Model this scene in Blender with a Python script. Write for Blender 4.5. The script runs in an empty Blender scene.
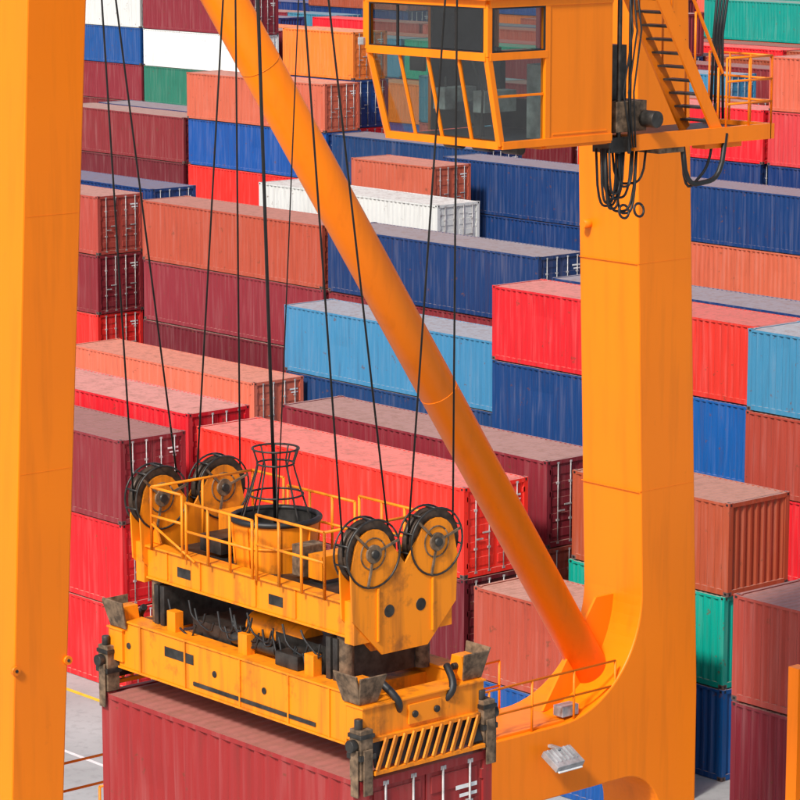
import bpy, bmesh, math, random
from mathutils import Vector, Matrix
random.seed(7)
S=bpy.context.scene
COL=S.collection
CAMH=25.0

# ---------------------------------------------------------------- materials
def newmat(name):
    m=bpy.data.materials.new(name); m.use_nodes=True
    nt=m.node_tree; b=nt.nodes['Principled BSDF']
    return m,nt,b
def N(nt,t,**k):
    n=nt.nodes.new(t)
    for a,v in k.items(): setattr(n,a,v)
    return n
def mixc(nt,fac,a,b,mode='MIX'):
    n=nt.nodes.new('ShaderNodeMix'); n.data_type='RGBA'; n.blend_type=mode
    for s,v in ((0,fac),(6,a),(7,b)):
        if hasattr(v,'is_linked') or hasattr(v,'links'): nt.links.new(v,n.inputs[s])
        else: n.inputs[s].default_value=v if s==0 else (*v,1)
    return n.outputs[2]
def noise(nt,vec,scale,detail=3,rough=.6):
    n=nt.nodes.new('ShaderNodeTexNoise'); n.inputs['Scale'].default_value=scale
    n.inputs['Detail'].default_value=detail; n.inputs['Roughness'].default_value=rough
    nt.links.new(vec,n.inputs['Vector']); return n.outputs['Fac']
def mapr(nt,v,a,b,c=0,d=1):
    n=nt.nodes.new('ShaderNodeMapRange'); nt.links.new(v,n.inputs[0])
    for i,x in enumerate((a,b,c,d)): n.inputs[i+1].default_value=x
    return n.outputs[0]
def mapping(nt,vec,sc,loc=None):
    n=nt.nodes.new('ShaderNodeMapping'); n.inputs['Scale'].default_value=sc
    nt.links.new(vec,n.inputs['Vector'])
    if loc is not None: nt.links.new(loc,n.inputs['Location'])
    return n.outputs[0]
def mul(nt,a,b,op='MULTIPLY'):
    n=nt.nodes.new('ShaderNodeMath'); n.operation=op
    for i,v in enumerate((a,b)):
        if hasattr(v,'links'): nt.links.new(v,n.inputs[i])
        else: n.inputs[i].default_value=v
    return n.outputs[0]

def container_mat():
    m,nt,b=newmat('container_paint')
    oi=N(nt,'ShaderNodeObjectInfo'); tc=N(nt,'ShaderNodeTexCoord'); geo=N(nt,'ShaderNodeNewGeometry')
    rnd=N(nt,'ShaderNodeCombineXYZ')
    r50=mul(nt,oi.outputs['Random'],80.0)
    for i in range(3): nt.links.new(r50,rnd.inputs[i])
    P=tc.outputs['Object']
    vec=mapping(nt,P,(1,1,1),rnd.outputs[0])
    streak=noise(nt,mapping(nt,P,(7,7,.4),rnd.outputs[0]),1.0,2,.6)
    fine=noise(nt,vec,3,3,.72)
    col=oi.outputs['Color']
    c=mixc(nt,mapr(nt,streak,.25,.5,.09,0),col,(.60,.48,.44))
    c=mixc(nt,mapr(nt,streak,.56,.8,0,.36),c,(.07,.03,.025))
    c=mixc(nt,mapr(nt,fine,.65,.70,0,.6),c,(.14,.05,.025))
    sep=N(nt,'ShaderNodeSeparateXYZ'); nt.links.new(geo.outputs['Normal'],sep.inputs[0])
    top=mapr(nt,sep.outputs[2],.6,.9,0,1)
    amt=mapr(nt,oi.outputs['Random'],0,1,.22,.58)
    roofcol=mixc(nt,amt,col,(.60,.45,.36))
    roofcol=mixc(nt,mapr(nt,fine,.45,.72,0,.5),roofcol,(.22,.11,.07))
    c=mixc(nt,top,c,roofcol)
    nt.links.new(c,b.inputs['Base Color']); b.inputs['Roughness'].default_value=.5; b.inputs['Specular IOR Level'].default_value=.3
    return m
def paint(name,base,dirtcol=(.12,.05,.02),dirt=.35,streak=.3,rough=.42,scale=1.0,lo=.55,fs=4,s0=.5):
    m,nt,b=newmat(name); tc=N(nt,'ShaderNodeTexCoord'); P=tc.outputs['Object']
    a=noise(nt,P,.35*scale,2); s=noise(nt,mapping(nt,P,(3*scale,3*scale,.25*scale)),1,3,.6)
    f=noise(nt,P,fs,4,.7)
    c=mixc(nt,mapr(nt,a,.3,.7,0,.5),base,(base[0]*.9,base[1]*.86,base[2]+.004))
    c=mixc(nt,mapr(nt,s,s0,.85,0,streak),c,dirtcol)
    c=mixc(nt,mapr(nt,f,lo,lo+.14,0,dirt),c,dirtcol)
    nt.links.new(c,b.inputs['Base Color']); b.inputs['Roughness'].default_value=rough; b.inputs['Specular IOR Level'].default_value=.3
    return m
def simple(name,base,rough=.6,metal=0,var=.3,scale=5):
    m,nt,b=newmat(name); tc=N(nt,'ShaderNodeTexCoord')
    f=noise(nt,tc.outputs['Object'],scale,3)
    c=mixc(nt,mapr(nt,f,.35,.7,0,1),tuple(x*(1-var) for x in base),tuple(min(1,x*(1+var)) for x in base))
    nt.links.new(c,b.inputs['Base Color']); b.inputs['Roughness'].default_value=rough; b.inputs['Metallic'].default_value=metal
    return m
M_CONT=container_mat()
M_BAR=simple('galvanised_bar',(.42,.40,.39),.5,.2)
M_CAST=simple('corner_casting',(.12,.07,.06),.7)
M_CRANE=paint('crane_orange',(.95,.222,.001),dirtcol=(.30,.06,.005),dirt=.12,streak=.28,rough=.42,lo=.64)
M_SPR=paint('spreader_yellow',(.88,.255,.004),dirtcol=(.12,.045,.014),dirt=.5,streak=.85,rough=.5,scale=1.6,lo=.57,fs=2.2,s0=.48)
M_STEEL=simple('greasy_steel',(.05,.045,.04),.45,.5,.5)
M_BLACK=simple('black_rubber',(.012,.012,.012),.5)
M_RUST=simple('worn_steel',(.17,.11,.065),.7,.2,.6,8)
M_SHEAVE=simple('sheave_steel',(.07,.045,.03),.5,.4,.5,6)
M_ROPE=simple('wire_rope',(.02,.018,.016),.55,.3)
M_GREY=simple('grey_metal',(.35,.36,.37),.45,.3)
M_DARKIN=simple('dark_interior',(.03,.032,.035),.7)
M_WHITE=simple('white_paint',(.75,.75,.73),.5,0,.1)
M_YEL=simple('yellow_line',(.75,.5,.03),.7,0,.15)
M_SEAT=simple('seat_fabric',(.03,.035,.05),.8)
def glass():
    m=bpy.data.materials.new('cabin_glass'); m.use_nodes=True; nt=m.node_tree; nt.nodes.clear()
    o=N(nt,'ShaderNodeOutputMaterial'); mx=N(nt,'ShaderNodeMixShader'); lw=N(nt,'ShaderNodeLayerWeight'); lw.inputs['Blend'].default_value=.5
    f3=mul(nt,lw.outputs['Facing'],3.0,'POWER'); f=mul(nt,mul(nt,f3,.6),.10,'ADD')
    t=N(nt,'ShaderNodeBsdfTransparent'); t.inputs[0].default_value=(.58,.68,.65,1)
    g=N(nt,'ShaderNodeBsdfGlossy'); g.inputs['Roughness'].default_value=.03
    nt.links.new(f,mx.inputs[0]);nt.links.new(t.outputs[0],mx.inputs[1]);nt.links.new(g.outputs[0],mx.inputs[2]);nt.links.new(mx.outputs[0],o.inputs[0])
    return m
M_GLASS=glass()

# ---------------------------------------------------------------- mesh helpers
class MB:
    def __init__(s,mats): s.bm=bmesh.new(); s.mats=mats
    def mi(s,m): 
        if m not in s.mats: s.mats.append(m)
        return s.mats.index(m)
    def face(s,pts,m):
        f=s.bm.faces.new([s.bm.verts.new(p) for p in pts]); f.material_index=s.mi(m); return f
    def box(s,lo,hi,m,mat=None):
        x0,y0,z0=lo;x1,y1,z1=hi
        P=[Vector(p) for p in ((x0,y0,z0),(x1,y0,z0),(x1,y1,z0),(x0,y1,z0),(x0,y0,z1),(x1,y0,z1),(x1,y1,z1),(x0,y1,z1))]
        if mat: P=[mat@p for p in P]
        V=[s.bm.verts.new(p) for p in P]; k=s.mi(m)
        for q in ((3,2,1,0),(4,5,6,7),(0,1,5,4),(1,2,6,5),(2,3,7,6),(3,0,4,7)):
            s.bm.faces.new([V[i] for i in q]).material_index=k
    def cbox(s,c,d,m,rot=None):
        M=Matrix.Translation(c)
        if rot: M=M@rot
        s.box((-d[0]/2,-d[1]/2,-d[2]/2),(d[0]/2,d[1]/2,d[2]/2),m,M)
    def beam(s,p0,p1,w,h,m):
        p0=Vector(p0);p1=Vector(p1);d=p1-p0
        q=d.to_track_quat('X','Z').to_matrix().to_4x4()
        s.box((0,-w/2,-h/2),(d.length,w/2,h/2),m,Matrix.Translation(p0)@q)
    def cyl(s,p0,p1,r,m,seg=12,r1=None,cap=True,smooth=True):
        p0=Vector(p0);p1=Vector(p1);d=p1-p0; r1=r if r1 is None else r1
        q=d.to_track_quat('Z','Y').to_matrix().to_4x4(); T=Matrix.Translation(p0)@q; L=d.length;k=s.mi(m)
        A=[];B=[]
        for i in range(seg):
            a=2*math.pi*i/seg; c,n=math.cos(a),math.sin(a)
            A.append(s.bm.verts.new(T@Vector((r*c,r*n,0)))); B.append(s.bm.verts.new(T@Vector((r1*c,r1*n,L))))
        for i in range(seg):
            j=(i+1)%seg; f=s.bm.faces.new((A[i],A[j],B[j],B[i])); f.material_index=k; f.smooth=smooth
        if cap:
            s.bm.faces.new(A[::-1]).material_index=k; s.bm.faces.new(B).material_index=k
    def tube(s,pts,r,m,seg=6):
        pts=[Vector(p) for p in pts]; n=len(pts); k=s.mi(m); rings=[]
        u=None
        for i,p in enumerate(pts):
            d=(pts[min(i+1,n-1)]-pts[max(i-1,0)]).normalized()
            if u is None: u=d.orthogonal().normalized()
            else: u=(u-d*u.dot(d)).normalized()
            v=d.cross(u)
            rings.append([s.bm.verts.new(p+r*(math.cos(2*math.pi*j/seg)*u+math.sin(2*math.pi*j/seg)*v)) for j in range(seg)])
        for a,b in zip(rings[:-1],rings[1:]):
            for j in range(seg):
                j2=(j+1)%seg; f=s.bm.faces.new((a[j],a[j2],b[j2],b[j])); f.material_index=k; f.smooth=True
        s.bm.faces.new(rings[0][::-1]).material_index=k; s.bm.faces.new(rings[-1]).material_index=k
    def ring(s,c,axis,R,r,m,n=24,seg=6,a0=0,a1=2*math.pi):
        c=Vector(c);axis=Vector(axis).normalized(); u=axis.orthogonal().normalized(); v=axis.cross(u)
        pts=[c+R*(math.cos(a0+(a1-a0)*i/n)*u+math.sin(a0+(a1-a0)*i/n)*v) for i in range(n+1)]
        s.tube(pts,r,m,seg)
    def prism(s,pts,axis,a0,a1,m):
        def mk(p,a):
            return {'x':(a,p[0],p[1]),'y':(p[0],a,p[1]),'z':(p[0],p[1],a)}[axis]
        A=[s.bm.verts.new(mk(p,a0)) for p in pts]; B=[s.bm.verts.new(mk(p,a1)) for p in pts]; k=s.mi(m); n=len(pts)
        for i in range(n):
            j=(i+1)%n; s.bm.faces.new((A[i],A[j],B[j],B[i])).material_index=k
        s.bm.faces.new(A[::-1]).material_index=k; s.bm.faces.new(B).material_index=k
    def quad(s,P,t,m):
        P=[Vector(p) for p in P]; n=(P[1]-P[0]).cross(P[3]-P[0]).normalized()*t
        A=[s.bm.verts.new(p) for p in P];B=[s.bm.verts.new(p-n) for p in P];k=s.mi(m);c=len(P)
        s.bm.faces.new(A).material_index=k;s.bm.faces.new(B[::-1]).material_index=k
        for i in range(c):
            j=(i+1)%c; s.bm.faces.new((A[j],A[i],B[i],B[j])).material_index=k
    def mesh(s,name):
        bmesh.ops.recalc_face_normals(s.bm,faces=s.bm.faces[:])
        me=bpy.data.meshes.new(name); s.bm.to_mesh(me); s.bm.free()
        for m in s.mats: me.materials.append(m)
        return me
    def obj(s,name,parent=None,bevel=0):
        o=bpy.data.objects.new(name,s.mesh(name)); COL.objects.link(o)
        if parent: o.parent=parent
        if bevel:
            b=o.modifiers.new('b','BEVEL'); b.width=bevel; b.segments=2; b.limit_method='ANGLE'; b.angle_limit=math.radians(40)
        return o
def empty(name):
    e=bpy.data.objects.new(name,None); COL.objects.link(e); return e

# ---------------------------------------------------------------- shipping container mesh
W=2.438;H=2.591
def corr(length,pitch,depth,start):
    n=int(round(length/pitch)); p=length/n; out=[]
    for i in range(n):
        x=start+i*p
        out+= [(x,0),(x+p*.26,0),(x+p*.5,-depth),(x+p*.76,-depth)]
    out.append((start+length,0)); return out
def container_mesh(L,name,dent=0):
    rd=random.Random(dent)
    b=MB([M_CONT,M_BAR,M_CAST]); hx=L/2; hy=W/2
    for sx in(-1,1):
        for sy in(-1,1):
            cx=sx*(hx-.085);cy=sy*(hy-.085)
            b.box((cx-.08,cy-.08,.12),(cx+.08,cy+.08,H-.12),M_CONT)
            for z in (0,H-.118):
                cc=sx*(hx-.089); cyy=sy*(hy-.081)
                b.box((cc-.089,cyy-.081,z),(cc+.089,cyy+.081,z+.118),M_CAST if z==0 else M_CONT)
                b.cbox((sx*(hx+.001),cyy,z+.06),(.006,.06,.07),M_BLACK)
                b.cbox((cc,sy*(hy+.001),z+.06),(.08,.006,.06),M_BLACK)
                if z>0: b.cbox((cc,cyy,H+.001),(.10,.06,.006),M_BLACK)
    for sy in(-1,1):
        y=sy*(hy-.03)
        b.box((-hx+.17,y-.03,.02),(hx-.17,y+.03,.17),M_CONT)
        b.box((-hx+.17,y-.03,H-.09),(hx-.17,y+.03,H-.02),M_CONT)
    for sx in(-1,1):
        x=sx*(hx-.05)
        b.box((x-.05,-hy+.16,.02),(x+.05,hy-.16,.17),M_CONT)
        b.box((x-.05,-hy+.16,H-.13),(x+.05,hy-.16,H-.012),M_CONT)
    dents=[(rd.uniform(-hx+1,hx-1),rd.uniform(.5,2.1),rd.uniform(.25,.6),rd.uniform(.02,.05)) for _ in range(3)]
    zs=[.16,.55,.95,1.35,1.75,2.15,H-.08]
    for sy in(-1,1):
        pts=corr(L-.32,.278,.055,-hx+.16); R_=[]
        for z in zs:
            row=[]
            for x,d in pts:
                dd=sum(-q*math.exp(-((x-a)**2+(z-c)**2)/r**2) for a,c,r,q in dents) if z not in(zs[0],zs[-1]) else 0
                row.append(b.bm.verts.new((x,sy*(hy-.008+d+dd),z)))
            R_.append(row)
        for A,B in zip(R_[:-1],R_[1:]):
            for i in range(len(pts)-1): b.bm.faces.new((A[i],A[i+1],B[i+1],B[i]))
    pts=corr(L-.3,.209,.02,-hx+.15)
    A=[b.bm.verts.new((x,-hy+.05,H-.022+d)) for x,d in pts];B=[b.bm.verts.new((x,hy-.05,H-.022+d)) for x,d in pts]
    for i in range(len(pts)-1): b.bm.faces.new((A[i],A[i+1],B[i+1],B[i]))
    b.box((-hx+.1,-hy+.1,.12),(hx-.1,hy-.1,.15),M_CAST)
    pts=corr(W-.32,.25,.05,-hy+.16)
    lo=[b.bm.verts.new((-(hx-.03+d),y,.16)) for y,d in pts];hi=[b.bm.verts.new((-(hx-.03+d),y,H-.12)) for y,d in pts]
    for i in range(len(pts)-1): b.bm.faces.new((lo[i],lo[i+1],hi[i+1],hi[i]))
    for s in(-1,1):
        y0,y1=(.012,hy-.175) if s>0 else (-hy+.175,-.012)
        x=hx-.05
        b.box((x-.03,y0,.18),(x+.0,y1,H-.135),M_CONT)
        for k in range(5):
            zc=.42+k*.46; b.box((x,y0+.09,zc-.12),(x+.018,y1-.09,zc+.12),M_CONT)
        for f in (.27,.76):
            yb=y0+(y1-y0)*f
            b.cyl((x+.045,yb,.1),(x+.045,yb,H-.07),.017,M_BAR,8)
            for z in (.13,.8,1.9,H-.1): b.box((x,yb-.05,z-.03),(x+.055,yb+.05,z+.03),M_BAR)
            if f<.5: b.box((x+.05,yb-.02 ,1.05),(x+.075,yb+.26,1.09),M_BAR)
            else: b.box((x+.05,yb-.26,1.22),(x+.075,yb+.02,1.26),M_BAR)
        for z in (.35,.95,1.6,2.25):
            yy=hy-.16 if s>0 else -hy+.16
            b.box((x,yy-.04,z-.07),(x+.045,yy+.04,z+.07),M_CONT)
    b.box((hx-.029,.55,2.1),(hx-.0275,.95,2.16),M_WHITE)
    b.box((hx-.029,.62,1.98),(hx-.0275,.95,2.03),M_WHITE)
    return b.mesh(name)
ME40=[container_mesh(12.192,'container_40',k) for k in (1,2,3)]; ME20=[container_mesh(6.058,'container_20',k) for k in (4,5)]
C=dict(
 maroon=(.21,.018,.026),dmar=(.14,.011,.017),brick=(.38,.060,.036),salmon=(.55,.105,.060),red=(.70,.014,.022),
 vred=(.76,.022,.014),navy=(.006,.036,.145),blue=(.006,.075,.28),lblue=(.045,.21,.34),teal=(.0,.28,.21),white=(.62,.63,.61),
 orange=(.80,.16,.02),brown=(.34,.065,.028),green=(.02,.17,.12),grey=(.3,.33,.35),pink=(.62,.05,.05),tan=(.66,.035,.02))
def cont(x0,q,L,z,c,flip=None,jit=.03):
    me=random.choice(ME40 if L>8 else ME20)
    o=bpy.data.objects.new('shipping_container',me); COL.objects.link(o)
    o.location=(x0+L/2+random.uniform(-jit,jit),q+W/2+random.uniform(-jit,jit),z)
    if flip is None: flip=random.random()<.4
    if flip: o.rotation_euler[2]=math.pi
    k=random.uniform(.88,1.12); r,g,b=C[c]
    gg,bb=random.uniform(.9,1.15),random.uniform(.9,1.15)
    if c=='white': gg=bb=1
    if c=='lblue': k=1;gg=1
    o.color=(min(.9,r*k),min(.9,g*k*gg),min(.9,b*k*bb),1)
    return o
def stack(x0,q,L,cols,flip=None):
    L={40:12.192,20:6.058}[L]
    for i,c in enumerate(cols): cont(x0,q,L,i*2.6,c,flip,.05)
RND=['maroon','brick','salmon','red','navy','navy','blue','maroon','lblue','brown','dmar','salmon','orange','vred','teal']
rc=lambda:random.choice(RND)
# block 1
stack(-84.0,51.4,40,['red','red','maroon'],False)
stack(-86.1,55.5,40,['dmar','vred','red'],False)
stack(-72.2,54.5,40,['maroon','dmar','vred'],False)
stack(-73.4,58.8,40,['dmar','brick','maroon'],False)
stack(-86.0,58.8,40,['navy','maroon'])
stack(-59.9,58.5,20,['blue','teal','brown'],True)
stack(-59.3,54.3,20,['blue','brick'],True)
stack(-46.9,51.2,40,['blue','maroon','brick'],True)
stack(-53.4,61.4,20,['lblue','brick','red'],True)
stack(-47.2,61.4,20,['teal','green','salmon'],True)
stack(-67.2,61.5,20,['navy','navy'],True)
# block 2
stack(-100.9,69.7,40,['red','salmon'],False)
stack(-90.1,72.4,40,['navy','navy','lblue'],False)
stack(-75.3,69.7,20,['navy','blue','navy','red'],True)
stack(-69.1,69.7,20,['navy','navy','blue','tan'],True)
stack(-63.0,69.2,40,['teal','red','brick','lblue'],True)
stack(-75.3,72.6,40,['navy','red','navy','navy'],False)
stack(-62.8,72.6,40,['navy','brick','salmon','navy'],False)
stack(-104.4,76.0,40,['maroon','dmar','maroon','brick'],False)
stack(-91.8,76.0,40,['navy','navy','maroon','navy'],False)
stack(-79.1,76.0,40,['navy','navy','navy'],False)
stack(-118.8,75.2,40,['navy','vred','maroon','brick'],False)
stack(-119.6,78.8,40,['navy','navy','navy','navy'],False)
stack(-106.9,78.8,40,['navy','navy','maroon'])
stack(-94.4,78.8,40,['red','navy','brick'])
# block 3
stack(-119.2,84.2,40,['navy','navy','maroon'],True)
stack(-106.6,84.2,40,['navy','navy','navy','white'],False)
stack(-94.0,84.2,40,['navy','maroon','navy'],True)
stack(-81.4,84.2,40,['navy','maroon'],True)
stack(-131.9,84.2,40,['maroon','navy','navy'],True)
stack(-112.5,94.6,20,['navy','navy','maroon','salmon'],False)
stack(-110.0,98.4,40,['navy','navy','navy','navy'],False)
stack(-97.4,98.4,40,['navy','brick','salmon','navy'],False)
stack(-84.8,98.4,40,['navy','brick','salmon','navy'],False)
stack(-122.6,98.4,40,['navy','maroon','dmar'],False)
# block 4
stack(-135.6,102.0,40,['navy','maroon','vred','blue','salmon'],False)
stack(-148.2,102.0,40,['navy','maroon','dmar','maroon'],False)
stack(-148.2,104.8,40,['navy','maroon','dmar','navy'],False)
stack(-122.9,102.0,40,['navy','maroon','dmar','navy'],False)
stack(-130.4,104.8,20,['navy','maroon','red','red','navy','orange'],False)
stack(-96.5,107.2,40,['navy','maroon','navy','navy','pink','salmon'],False)
stack(-109.1,107.2,40,['navy','maroon','navy','navy','red'],False)
stack(-172.0,125.6,40,['navy','maroon','dmar','green','white','maroon'],False)
stack(-184.6,125.6,40,['navy','maroon','dmar','maroon','blue','white'],False)
AL=math.radians(49)
def vis(p,q):
    X=p*math.cos(AL)+q*math.sin(AL); Y=-p*math.sin(AL)+q*math.cos(AL)
    return Y>60 and abs(X)<Y*.134+14
rows=[110.2,113.0,115.8,122.8,128.4,131.2,134.0,141.5,144.3,147.1,155,157.8,160.6,168,171,174,182,185,193,196,204,212,220]
for r in rows:
    p=-240+random.uniform(0,3)
    while p<-60:
        if vis(p+6,r) and (r>124 or p>-128):
            n=random.choice([4,5,5,5,6]) if r>118 else random.choice([3,4,4,5])
            if random.random()<.25:
                stack(p,r,20,[rc() for _ in range(n)]); stack(p+6.13,r,20,[rc() for _ in range(n)])
            else: stack(p,r,40,[rc() for _ in range(n)])
        p+=12.55

# ---------------------------------------------------------------- ground
def ground():
    b=MB([]); m,nt,bs=newmat('yard_concrete'); tc=N(nt,'ShaderNodeTexCoord'); P=tc.outputs['Object']
    f=noise(nt,P,.25,4); g=noise(nt,P,3,4,.7)
    c=mixc(nt,mapr(nt,f,.35,.7),(.42,.42,.41),(.32,.32,.31)); c=mixc(nt,mapr(nt,g,.5,.75,0,.5),c,(.2,.195,.19))
    nt.links.new(c,bs.inputs['Base Color']); bs.inputs['Roughness'].default_value=.85
    b.face([(-3000,-3000,0),(3000,-3000,0),(3000,3000,0),(-3000,3000,0)],m)
    b.obj('ground')
    b=MB([])
    for y in (50.2,66.0,92.0): b.face([(-260,y,.004),(20,y,.004),(20,y+.18,.004),(-260,y+.18,.004)],M_YEL)
    for y in (46.5,64.0): b.face([(-260,y,.004),(20,y,.004),(20,y+.14,.004),(-260,y+.14,.004)],M_WHITE)
    b.obj('lane_markings')
ground()

# ---------------------------------------------------------------- gantry crane
CR=empty('gantry_crane')
XF0,XF1=-43.7,-42.0
b=MB([])
prof=[]
yL=43.1; yR=44.8; zt=7.7; zb=6.2
Ttop=26.0
kL=-.35/12; kR=-.5/12
prof.append((yR,0)); prof.append((yR,zt)); prof.append((yR+kR*(Ttop-zt),Ttop)); prof.append((yL+kL*(Ttop-zt),Ttop))
R=2.3
for i in range(17):
    a=math.pi/2*i/16
    prof.append((yL-R+R*math.cos(a),zt+R-R*math.sin(a)))
prof.append((29.0,zt)); prof.append((29.0,zb))
R2=1.1; yI=43.75
for i in range(13):
    a=math.pi/2*i/12
    prof.append((yI-R2+R2*math.sin(a),zb-R2+R2*math.cos(a)))
prof.append((yI,0))
b.prism(prof,'x',XF0,XF1,M_CRANE)
b.obj('column_and_portal_beam',CR,.03)
b=MB([])
for z in (12.2,16.9): 
    b.box((XF0+.02,yL+kL*(z-zt)-.004,z),(XF1-.02,yL+kL*(z-zt)+.02,z+.008),M_CRANE)
    b.box((XF1-.02,yL+kL*(z-zt)+.03,z),(XF1+.003,yR+kR*(z-zt)-.03,z+.008),M_CRANE)
b.obj('weld_seams',CR)
b=MB([])
def legsec(z):
    t=(z-8.7)/13.9; return 27.6+.7*t, 28.7+.8*t
P=[]
for z in (0,28):
    y0,y1=legsec(z); P.append([(XF0-.3,y0,z),(XF1,y0,z),(XF1,y1,z),(XF0-.3,y1,z)])
V=[[b.bm.verts.new(p) for p in r] for r in P]; b.mi(M_CRANE)
for i in range(4):
    j=(i+1)%4; b.bm.faces.new((V[0][i],V[0][j],V[1][j],V[1][i]))
b.bm.faces.new(V[0][::-1]); b.bm.faces.new(V[1])
b.obj('leg',CR,.03)
b=MB([])
y0,y1=legsec(11.2)
for y in (y0+.02,y1-.02):
    b.cyl((XF1-.02,y,11.2),(XF1+.05,y,11.2),.08,M_CRANE,16); b.cyl((XF1+.05,y,11.2),(XF1+.06,y,11.2),.03,M_STEEL,10)
for z in (14.6,19.0):
    y0,y1=legsec(z); b.box((XF1-.01,y0+.03,z),(XF1+.003,y1-.03,z+.008),M_CRANE)
b.cyl((XF0+.3,yL-.45,17.6),(XF0+.3,yL-.1,17.6),.09,M_CRANE,12)
b.obj('lifting_lugs',CR)
b=MB([])
b.cyl((-42.85,42.6,8.2),(-42.85,29.4,28.0),.39,M_CRANE,48)
b.obj('diagonal_brace',CR)
b=MB([])
for t in (.33,.66):
    p=Vector((-42.85,42.6,8.2)).lerp(Vector((-42.85,29.4,28.0)),t); d=Vector((0,-13.2,19.8)).normalized()
    b.cyl(p,p+d*.02,.393,M_CRANE,48)
b.prism([(41.1,7.75),(43.2,7.75),(43.1,9.9),(42.6,9.9)],'x',-42.88,-42.82,M_CRANE)
b.obj('brace_fittings',CR)
b=MB([])
def railing(b,pts,h,m,r=.022,rails=(1.0,.5),post=1.2):
    for a,c in zip(pts[:-1],pts[1:]):
        a=Vector(a);c=Vector(c);n=max(1,int(round((c-a).length/post)))
        for i in range(n+1):
            p=a.lerp(c,i/n); b.cyl(p,p+Vector((0,0,h)),r,m,8)
        for f in rails: b.cyl(a+Vector((0,0,h*f)),c+Vector((0,0,h*f)),r,m,8)
railing(b,[(-42.05,29.5,zt),(-42.05,42.4,zt)],1.05,M_CRANE,.026)
railing(b,[(-43.6,29.5,zt),(-43.6,40.6,zt)],1.05,M_CRANE,.026)
b.box((-43.55,38.2,zt+.004),(-42.1,41.0,zt+.05),M_CRANE)
b.obj('walkway_railing',CR)
b=MB([])
b.cbox((-41.6,40.5,7.15),(.5,.75,.14),M_GREY,Matrix.Rotation(.5,4,'Y'))
b.cbox((-41.55,40.5,7.06),(.42,.66,.03),M_WHITE,Matrix.Rotation(.5,4,'Y'))
for k in range(6): b.cbox((-41.62,40.22+k*.11,7.24),(.36,.02,.06),M_GREY,Matrix.Rotation(.5,4,'Y'))
b.box((-42.0,40.45,7.3),(-41.7,40.55,7.36),M_GREY)
b.cbox((-42.25,41.2,7.9),(.28,.45,.22),M_GREY)
b.obj('floodlight',CR,.01)
b=MB([])
b.box((-42.2,47.9,0),(-41.9,48.2,7.6),M_CRANE)
for k in range(24): b.box((-42.15,48.2,.3*k+.2),(-42.1,48.7,.3*k+.24),M_CRANE)
b.box((-42.2,48.7,0),(-41.9,48.8,7.6),M_CRANE)
b.obj('ladder_tower',CR)
b=MB([])
b.box((-38.4,26.0,36.0),(-28.0,26.3,36.4),M_CRANE); b.box((-38.4,34.0,36.0),(-28.0,34.3,36.4),M_CRANE)
b.box((-38.4,26.0,36.4),(-38.1,34.3,36.8),M_CRANE); b.box((-28.3,26.0,36.4),(-28.0,34.3,36.8),M_CRANE)
b.box((-37.1,32.2,23.0),(-36.9,32.4,36.4),M_CRANE); b.box((-35.0,34.1,23.0),(-34.8,34.3,36.4),M_CRANE)
b.obj('trolley',CR)

# ---- operator cabin
b=MB([])
cx0,cx1=-37.35,-34.5; cy0,cy1=31.8,34.5; zb_,zm,zt_=20.5,21.9,22.72
sl=.28
o=M_CRANE
def lerp(a,b_,t): return Vector(a).lerp(Vector(b_),t)
bot=[(cx0+.15,cy0+sl,zb_),(cx1,cy0+sl,zb_)]; mid=[(cx0,cy0,zm),(cx1,cy0,zm)]; top=[(cx0,cy0,zt_),(cx1,cy0,zt_)]
for t in (0,1): b.beam(lerp(bot[0],bot[1],t),lerp(mid[0],mid[1],t),.10,.10,o); b.beam(lerp(mid[0],mid[1],t),lerp(top[0],top[1],t),.1,.1,o)
for t in (.26,.5,.76): b.beam(lerp(bot[0],bot[1],t),lerp(mid[0],mid[1],t),.05,.05,o)
for t in (.25,.74): b.beam(lerp(mid[0],mid[1],t),lerp(top[0],top[1],t),.035,.04,M_BLACK)
b.beam(bot[0],bot[1],.12,.12,o); b.beam(mid[0],mid[1],.12,.13,o); b.beam(top[0],top[1],.12,.12,o)
yw=33.05
b.beam((cx1,cy0+sl,zb_),(cx1,cy1,zb_),.12,.12,o); b.beam((cx1,cy0,zm),(cx1,yw,zm),.12,.12,o); b.beam((cx1,cy0,zt_),(cx1,cy1,zt_),.12,.12,o)
b.beam((cx1,yw,zb_),(cx1,yw,zt_),.11,.11,o)
b.beam((cx1,cy0+.13,zb_+.77),(cx1,yw,zb_+.77),.03,.04,o)
for z in (zm+.07,zt_-.07): b.beam((cx0+.05,cy0-.04,z),(cx1-.05,cy0-.04,z),.02,.03,M_BLACK); b.beam((cx1+.04,cy0+.05,z),(cx1+.04,yw-.05,z),.02,.03,M_BLACK)
for y in (cy0+.07,yw-.07): b.beam((cx1+.04,y,zm+.07),(cx1+.04,y,zt_-.07),.03,.03,M_BLACK)
for x in (cx0+.07,cx1-.07): b.beam((x,cy0-.04,zm+.07),(x,cy0-.04,zt_-.07),.03,.03,M_BLACK)
b.box((cx1-.06,yw,zb_-.1),(cx1+.04,cy1,zt_+.4),o)
b.box((cx1+.04,yw+.12,zb_+.1),(cx1+.05,cy1-.12,zb_+.13),o)
b.box((cx0,cy1-.05,zb_),(cx1-.06,cy1,zb_+.5),o); b.box((cx0,cy1-.05,zt_-.2),(cx1-.06,cy1,zt_),o)
for x in (cx0,-36.0,cx1-.26): b.box((x,cy1-.05,zb_+.5),(x+.2,cy1,zt_-.2),o)
b.box((cx0-.02,cy0+1.3,zb_),(cx0+.04,cy1-.05,zt_),o)
b.box((cx0-.25,cy0-.15,zt_+.06),(cx1+.1,cy1+.05,zt_+.16),o)
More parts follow.
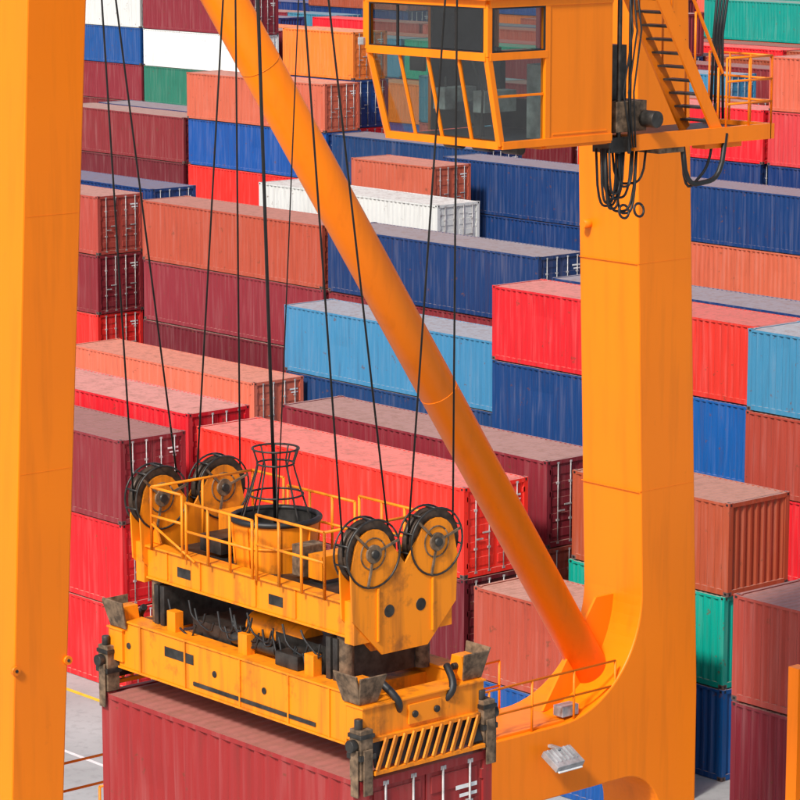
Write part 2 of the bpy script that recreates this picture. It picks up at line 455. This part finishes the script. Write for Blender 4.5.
b.box((cx0+.15,cy0+sl+.06,zb_-.06),(cx1-.06,cy1-.05,zb_),M_STEEL)
b.box((cx0,cy0+1.2,zb_-.12),(cx1-.05,cy1,zb_-.06),o)
b.box((cx1-.09,yw+.06,zb_),(cx1-.062,cy1-.06,zt_),M_DARKIN); b.box((cx0+.05,cy0+1.3,zb_),(cx0+.07,cy1-.06,zt_),M_DARKIN)
b.box((cx0+.1,cy0+.1,zt_+.02),(cx1-.1,cy1-.1,zt_+.05),M_DARKIN)
b.box((cx0+.1,cy1-.09,zb_),(cx1-.1,cy1-.06,zb_+.5),M_DARKIN)
b.obj('operator_cabin',CR,.012)
b=MB([])
b.face([bot[0],bot[1],mid[1],mid[0]],M_GLASS); b.face([mid[0],mid[1],top[1],top[0]],M_GLASS)
b.face([(cx1,cy0+sl,zb_),(cx1,yw,zb_),(cx1,yw,zm),(cx1,cy0,zm)],M_GLASS); b.face([(cx1,cy0,zm),(cx1,yw,zm),(cx1,yw,zt_),(cx1,cy0,zt_)],M_GLASS)
b.face([(cx0,cy0,zm),(cx0,cy0+1.3,zm),(cx0,cy0+1.3,zt_),(cx0,cy0,zt_)],M_GLASS); b.face([(cx0+.1,cy0+sl,zb_),(cx0+.05,cy0+1.3,zb_),(cx0,cy0+1.3,zm),(cx0,cy0,zm)],M_GLASS)
b.face([(cx0,cy1-.02,zb_+.5),(cx1,cy1-.02,zb_+.5),(cx1,cy1-.02,zt_-.2),(cx0,cy1-.02,zt_-.2)],M_GLASS)
b.obj('cabin_windows',CR)
b=MB([])
sx=-36.0;sy=33.0
b.cyl((sx,sy,zb_),(sx,sy,zb_+.4),.09,M_STEEL); b.cbox((sx,sy,zb_+.48),(.55,.5,.14),M_SEAT); b.cbox((sx,sy+.28,zb_+.85),(.52,.12,.75),M_SEAT); b.cbox((sx,sy+.3,zb_+1.33),(.3,.1,.2),M_SEAT)
for s_ in(-1,1): b.cbox((sx+s_*.48,sy-.1,zb_+.6),(.28,.7,.35),M_GREY); b.cyl((sx+s_*.48,sy-.3,zb_+.75),(sx+s_*.48,sy-.3,zb_+.95),.02,M_BLACK)
b.cbox((-34.95,33.5,zb_+.6),(.4,.5,1.2),M_GREY); b.cbox((-36.9,33.9,zb_+.7),(.4,.5,1.2),M_DARKIN)
b.cbox((-36.6,32.2,zb_+1.2),(.35,.06,.28),M_BLACK); b.tube([(-35.2,32.3,zb_),(-35.1,32.25,zb_+.8),(-35.3,32.2,zb_+1.3)],.02,M_BLACK)
b.obj('cabin_interior',CR,.02)
b=MB([])
b.beam((cx0-.1,cy0,zt_+.1),(cx0-.1,cy0,zt_-.65),.05,.05,o); b.cbox((cx0-.1,cy0,zt_-.7),(.14,.2,.12),M_GREY)
for i in range(3): b.cyl((-36.9+i*.7,33.1,zb_-.16),(-36.5+i*.7,33.1,zb_-.16),.1,M_STEEL)
b.cbox((-35.0,34.85,21.5),(.5,.55,.9),M_STEEL); b.cbox((-34.8,35.0,20.8),(.6,.7,.5),M_RUST); b.cbox((-34.7,34.95,20.35),(.4,.9,.25),M_STEEL)
b.cyl((-34.55,34.75,20.2),(-34.55,34.75,22.8),.04,M_STEEL); b.cyl((-34.45,34.9,20.2),(-34.45,34.9,23.2),.03,M_BLACK)
b.box((-35.3,34.6,20.5),(-34.9,35.1,20.62),M_RUST); b.cyl((-34.6,35.3,20.75),(-34.2,35.3,20.75),.14,M_STEEL,16)
b.obj('cabin_brackets',CR,.01)
b=MB([])
b.box((-36.0,35.0,20.36),(-34.5,38.3,20.42),M_STEEL)
b.box((-34.52,35.0,20.24),(-34.42,38.3,20.5),o); b.box((-36.0,38.28,20.24),(-34.42,38.38,20.5),o)
b.cbox((-34.7,35.9,20.3),(.5,.6,.3),M_RUST); b.cbox((-34.65,37.2,20.25),(.3,.9,.2),o)
for s_ in (0,1):
    x=-34.5-s_*.75
    b.beam((x,34.55,24.5),(x,37.05,20.42),.05,.22,o)
    b.beam((x,34.75,25.5),(x,37.15,21.4),.04,.04,o)
    for k in range(5):
        p=lerp((x,34.75,24.3),(x,37.05,20.5),k/4); b.cyl(p,p+Vector((0,0,1.0)),.02,o,8)
for k in range(17):
    p=lerp((-34.87,34.75,24.3),(-34.87,37.0,20.6),k/16); b.cbox(p,(.7,.22,.035),M_STEEL); b.cbox(p+Vector((0,.11,-.01)),(.7,.015,.06),o)
railing(b,[(-34.45,37.2,20.5),(-34.45,38.32,20.5),(-35.9,38.32,20.5)],1.15,o,.02,(1,.66,.33),.55)
b.obj('access_stair_and_platform',CR)
b=MB([])
def hang(b,p0,p1,drop,r,m=M_BLACK,n=14):
    p0=Vector(p0);p1=Vector(p1);pts=[]
    for i in range(n+1):
        t=i/n; p=p0.lerp(p1,t); p.z-=drop*(1-(2*t-1)**4)**.6 if 0<t<1 else 0; pts.append(p)
    b.tube(pts,r,m,8)
for i in range(11):
    y0=34.35+random.uniform(0,.5); hang(b,(-34.6+random.uniform(-.2,.1),y0,20.3),(-34.6,y0+random.uniform(.25,.65),20.3),random.uniform(.6,1.1),.021)
for k in (0,1): b.ring((-34.5,34.85+.35*k,19.25),(1,0,.2),.11,.022,M_BLACK,16)
hang(b,(-34.5,36.2,20.3),(-34.45,37.2,20.4),.75,.045); hang(b,(-34.6,36.3,20.3),(-34.6,37.1,20.9),.95,.025)
for i in range(4):
    y=37.3+i*.07; b.tube([(-34.9+.03*i,y,20.6),(-34.95,y+.1,22),(-34.9,y+.25+.05*i,24)],.025,M_BLACK)
for i in range(3):
    b.tube([(-34.4,34.75+.08*i,23.3),(-34.4,34.9+.1*i,22.2),(-34.4,34.7+.12*i,21.2),(-34.4,34.9+.05*i,20.3)],.015,M_BLACK)
b.obj('hanging_cables',CR)

# ---------------------------------------------------------------- lifted container + spreader
LC=Vector((-32.95,26.52,12.6))
oo=cont(LC.x-3.029,LC.y-1.219,6.058,LC.z-2.591,'maroon',False,0); oo.color=(.30,.024,.024,1)
SP=empty('container_spreader'); SP.location=LC
Y=M_SPR
b=MB([])
for s_ in(-1,1):
    y=s_*.93
    b.box((-2.75,y-.14,.42),(2.55,y+.14,1.12),Y)
    b.box((-2.75,y-.17,1.12),(2.55,y+.17,1.15),Y)
    b.box((-2.75,y-.17,.39),(2.55,y+.17,.42),Y)
    for x in (-2.2,-1.1,.2,1.3,2.2): b.box((x-.015,y+s_*.14,.42),(x+.015,y+s_*.165,1.12),Y)
    b.box((-1.6,y+s_*.14,.8),(-.9,y+s_*.15,.95),M_STEEL)
    b.box((-.9,y+s_*.14,.5),(1.9,y+s_*.16,.56),M_STEEL)
    for x in (-2.5,-.4,.75): b.cyl((x,y+s_*.13,.77),(x,y+s_*.155,.77),.05,M_STEEL,14)
for x in (-1.9,0,1.9): b.box((x-.2,-.79,.55),(x+.2,.79,1.0),Y)
for s_ in (-1,1):
    x=s_*2.78
    b.box((x-.17,-1.12,.5),(x+.17,1.12,.98),Y)
    b.box((x-.2,-1.14,.98),(x+.2,1.14,1.01),Y)
    b.box((x+s_*.17-.0,-.3,.62),(x+s_*.2,.3,.9),Y)
    for yy in (-.2,.2): b.cyl((x,yy,.76),(x+s_*.23,yy,.76),.05,M_STEEL,12)
    xo=s_*2.95
    b.quad([(xo,-.95,.5),(xo,.95,.5),(xo+s_*.10,1.0,.16),(xo+s_*.10,-1.0,.16)],.02,M_BLACK)
    for k in range(11):
        yy=-.97+k*.17
        b.beam((xo+s_*.14,yy,.12),(xo+s_*.06,yy+.24,.52),.03,.08,Y)
    b.box((xo+s_*.09-.02,-1.02,.06),(xo+s_*.09+.06,1.02,.12),Y); b.box((xo-.02,-1.0,.5),(xo+.06,1.0,.56),Y)
b.obj('telescopic_frame',SP,.012)
b=MB([])
for sx in(-1,1):
    for sy in(-1,1):
        cx=sx*2.94;cy=sy*1.13
        b.box((cx-.12,cy-.11,.02),(cx+.12,cy+.11,.72),M_RUST)
        b.box((cx-.15,cy-.14,.3),(cx+.15,cy+.14,.38),M_STEEL); b.box((cx-.14,cy-.13,.6),(cx+.14,cy+.13,.66),M_STEEL)
        b.cyl((cx,cy,-.05),(cx,cy,.1),.06,M_STEEL)
        b.cyl((cx,cy+sy*.12,.5),(cx,cy+sy*.22,.5),.09,M_STEEL,14); b.cyl((cx,cy-.05,.72),(cx,cy-.05,.86),.06,M_STEEL,12)
        b.box((cx-.05,cy+sy*.13,-.22),(cx+.1,cy+sy*.155,.45),M_RUST)
        b.box((cx+sx*.13,cy-.08,-.2),(cx+sx*.155,cy+.08,.45),M_RUST)
        gx=sx*2.7;gy=sy*.95
        b.quad([(gx-.18,gy+sy*.16,1.02),(gx+.18,gy+sy*.16,1.02),(gx+.25,gy+sy*.28,1.45),(gx-.25,gy+sy*.28,1.45)],.03,M_RUST)
        b.quad([(gx+sx*.18,gy-.16,1.02),(gx+sx*.18,gy+.16,1.02),(gx+sx*.30,gy+.24,1.42),(gx+sx*.30,gy-.24,1.42)],.03,M_RUST)
        b.prism([(gx-.17,1.01),(gx+.17,1.01),(gx+.1,1.35),(gx-.1,1.35)],'y',gy-.13,gy+.13,Y)
        b.cyl((gx,gy-.2,1.2),(gx,gy+.2,1.2),.05,M_STEEL,12)
        pts=[Vector((sx*(2.72+.26*math.sin(t*math.pi)),sy*(.62-.25*t),1.25-.55*t)) for t in [i/10 for i in range(11)]]
        b.tube(pts,.055,M_BLACK,10)
b.obj('corner_twistlocks',SP,.008)
b=MB([])
b.box((-1.4,-.7,1.0),(-.5,.6,1.35),M_STEEL); b.cyl((-.3,-.75,1.3),(.7,-.75,1.3),.11,M_STEEL,16); b.box((.3,-.5,1.0),(1.5,.5,1.45),M_STEEL)
b.cyl((-.4,-.3,1.4),(.9,-.3,1.4),.2,Y,16); b.box((.85,-.95,1.16),(1.35,-.45,1.36),M_STEEL)
for x in (-2.1,-1.95,1.9,2.05): b.box((x-.05,-.85,1.1),(x+.05,.85,1.75),M_STEEL)
for x in (-2.2,2.1):
    for y in (-.7,.7): b.cyl((x,y,1.1),(x,y,1.8),.12,M_RUST,14)
for x in (-1.6,.1,1.6): b.box((x-.1,-.95,1.15),(x+.1,-.8,1.45),Y)
for i in range(16):
    x=random.uniform(-1.9,1.6); hang(b,(x,-.86,random.uniform(1.4,1.75)),(x+random.uniform(.2,.7),-.86,random.uniform(1.3,1.7)),random.uniform(.08,.3),.016,M_BLACK,8)
b.obj('spreader_machinery',SP,.01)
b=MB([])
for s_ in(-1,1):
    b.box((-2.3,s_*.78-.07,1.85),(2.3,s_*.78+.07,2.3),Y)
    b.box((-2.3,s_*.78-.12,2.3),(2.3,s_*.78+.12,2.33),Y); b.box((-2.3,s_*.78-.1,1.82),(2.3,s_*.78+.1,1.85),Y)
    for x in (-1.8,-1.0,.3,1.2): b.box((x-.015,s_*.85,1.88),(x+.015,s_*.875,2.28),Y)
    for x in (-1.4,.75): b.box((x-.16,s_*.85,1.97),(x+.16,s_*.857,2.12),M_STEEL)
b.box((-2.2,-.7,2.2),(2.2,.7,2.24),M_STEEL)
for x in (-1.2,1.0): b.box((x-.1,-.7,1.8),(x+.1,.7,2.2),Y)
def lobes(r=.34):
    pts=[(-.42,1.55),(.42,1.55),(.95,2.1),(.98,2.75)]
    for i in range(10): 
        a=math.radians(5+i*17); pts.append((.58+r*math.cos(a),3.0+r*math.sin(a)))
    pts.append((0,2.78))
    for i in range(10):
        a=math.radians(20+i*17); pts.append((-.58+r*math.cos(a),3.0+r*math.sin(a)))
    pts.append((-.98,2.75)); pts.append((-.95,2.1)); return pts
for sx in (-1,1):
    xc=sx*2.42
    for dx in (-.13,.10): b.prism(lobes(),'x',xc+dx,xc+dx+.03,Y)
    b.box((xc-.10,-.9,1.75),(xc+.10,.9,2.35),Y)
    for e in (-1,1):
        b.box((xc+sx*.13-.01,e*.5-.015,1.75),(xc+sx*.13+.03,e*.5+.015,2.5),Y)
    for s_ in (-1,1): b.prism([(xc-.3,2.34),(xc+.0,2.34),(xc-.0,2.9)] if sx>0 else [(xc-.0,2.34),(xc+.3,2.34),(xc,2.9)],'y',s_*.72-.02,s_*.72+.02,Y)
b.obj('headblock_frame',SP,.01)
b=MB([])
for sx in (-1,1):
    xc=sx*2.42
    for sy in(-1,1):
        cy=sy*.58
        b.cyl((xc-.08,cy,3.0),(xc-.03,cy,3.0),.46,M_SHEAVE,40,.42); b.cyl((xc-.03,cy,3.0),(xc+.03,cy,3.0),.41,M_SHEAVE,40); b.cyl((xc+.03,cy,3.0),(xc+.08,cy,3.0),.42,M_SHEAVE,40,.46)
        b.cyl((xc-.2,cy,3.0),(xc+.2,cy,3.0),.06,M_STEEL,20); b.cyl((xc-.165,cy,3.0),(xc+.165,cy,3.0),.13,M_RUST,20)
        for e in (-1,1):
            b.ring((xc+e*.14,cy,3.0),(1,0,0),.475,.016,M_STEEL,32)
            b.ring((xc+e*.132,cy,3.0),(1,0,0),.22,.012,M_RUST,24)
            for k in range(3):
                a=k*2*math.pi/3+.3; b.beam((xc+e*.145,cy+.13*math.cos(a),3.0+.13*math.sin(a)),(xc+e*.145,cy+.47*math.cos(a),3.0+.47*math.sin(a)),.02,.035,M_RUST)
        for k in range(7):
            a=-.2+k*.6; b.cyl((xc-.14,cy+.475*math.cos(a),3.0+.475*math.sin(a)),(xc+.14,cy+.475*math.cos(a),3.0+.475*math.sin(a)),.014,M_STEEL,6)
        b.cyl((xc+sx*.12,cy*.5,2.15),(xc+sx*.135,cy*.5,2.15),.09,M_STEEL,20)
b.obj('sheaves',SP)
b=MB([])
bx=-.3
b.cyl((bx,0,2.24),(bx,0,2.95),.58,Y,40,.63,cap=False); b.cyl((bx,0,2.24),(bx,0,2.94),.54,M_STEEL,40,.59,cap=False); b.ring((bx,0,2.96),(0,0,1),.635,.045,M_BLACK,40,10)
b.ring((bx,0,2.6),(0,0,1),.615,.02,Y,40,8)
for i in range(8):
    a=2*math.pi*i/8+.2; c_,s2=math.cos(a),math.sin(a); b.beam((bx+.60*c_,.60*s2,2.28),(bx+.64*c_,.64*s2,2.9),.03,.03,Y)
prof_=[(.52,2.95),(.40,3.3),(.30,3.62),(.27,3.75),(.34,3.97)]
for i in range(10):
    a=2*math.pi*i/10; b.tube([(bx+r*math.cos(a),r*math.sin(a),z) for r,z in prof_],.015,M_STEEL,6)
for r,z in ((.40,3.3),(.27,3.75),(.34,3.97)): b.ring((bx,0,z),(0,0,1),r,.018,M_STEEL,24)
b.box((bx+.8,-.35,2.3),(bx+1.05,.05,2.75),M_RUST); b.box((bx+1.1,-.3,2.3),(bx+1.4,.3,2.65),Y)
b.box((bx-1.3,-.4,2.3),(bx-.8,.3,2.55),M_STEEL); b.box((bx-1.5,.1,2.3),(bx-1.1,.6,2.8),Y)
b.obj('cable_basket',SP,.008)
b=MB([])
for s_ in(-1,1):
    y=s_*.95
    railing(b,[(-2.05,y,2.3),(-1.3,y,2.3)],.95,Y,.022,(1,.55),.75)
    railing(b,[(-1.2,y,2.3),(.35,y,2.3)],.85,Y,.022,(1,.5),.5)
    railing(b,[(.45,y,2.3),(1.95,y,2.3)],.95,Y,.022,(1,.55),.5)
    b.tube([(-2.05,y,2.7),(-1.0,y,2.3)],.02,Y)
railing(b,[(-2.05,-.95,2.3),(-2.05,.95,2.3)],.95,Y,.022,(1,),.95)
railing(b,[(1.95,-.95,2.3),(1.95,.95,2.3)],.95,Y,.022,(1,),.95)
b.obj('headblock_railing',SP)
b=MB([])
sh=[(-1,-1.08,-.44),(-1,-.1,-1.07),(-1,.1,.65),(-1,1.08,0),(1,-1.08,-.66),(1,-.1,-1.1),(1,.1,.7),(1,1.08,.05)]
for sx,y,d in sh:
    y=math.copysign(1.0,y) if abs(y)>.5 else math.copysign(.16,y)
    p0=LC+Vector((sx*2.42,y,3.0)); p1=Vector((p0.x,p0.y+d*2.63,36.1)); b.cyl(p0,p1,.0145,M_ROPE,8)
b.cyl(LC+Vector((bx,0,2.5)),Vector((LC.x+bx-.6,LC.y-.2,36.1)),.026,M_BLACK,10)
b.cyl(LC+Vector((bx+.4,-.3,2.9)),Vector((LC.x+.9,LC.y+.3,36.1)),.010,M_ROPE,6)
b.obj('hoist_ropes',CR)

# ---------------------------------------------------------------- light, sky, camera
w=bpy.data.worlds.new('World'); S.world=w; w.use_nodes=True; nt=w.node_tree
sky=N(nt,'ShaderNodeTexSky'); sky.sky_type='NISHITA'; sky.sun_disc=False
el=math.radians(43)
sd=Vector((.30,-.95,0)).normalized()
tos=Vector((sd.x*math.cos(el),sd.y*math.cos(el),math.sin(el)))
sky.sun_elevation=el; sky.sun_rotation=math.atan2(sd.x,sd.y); sky.air_density=1.0; sky.dust_density=3.0
nt.links.new(sky.outputs[0],nt.nodes['Background'].inputs[0]); nt.nodes['Background'].inputs[1].default_value=.15
l=bpy.data.lights.new('sun','SUN'); l.energy=4.0; l.angle=math.radians(7.0); l.color=(1,.96,.90)
lo=bpy.data.objects.new('sun',l); COL.objects.link(lo); lo.rotation_euler=tos.to_track_quat('Z','Y').to_euler()
cam=bpy.data.cameras.new('camera'); co=bpy.data.objects.new('camera',cam); COL.objects.link(co)
cam.lens=135; cam.sensor_width=36; cam.clip_end=5000; cam.clip_start=.5
co.location=(0,0,CAMH); co.rotation_euler=(math.radians(90-10.3),0,math.radians(49))
S.camera=co
S.view_settings.view_transform='Standard'; S.view_settings.look='None'; S.view_settings.exposure=0
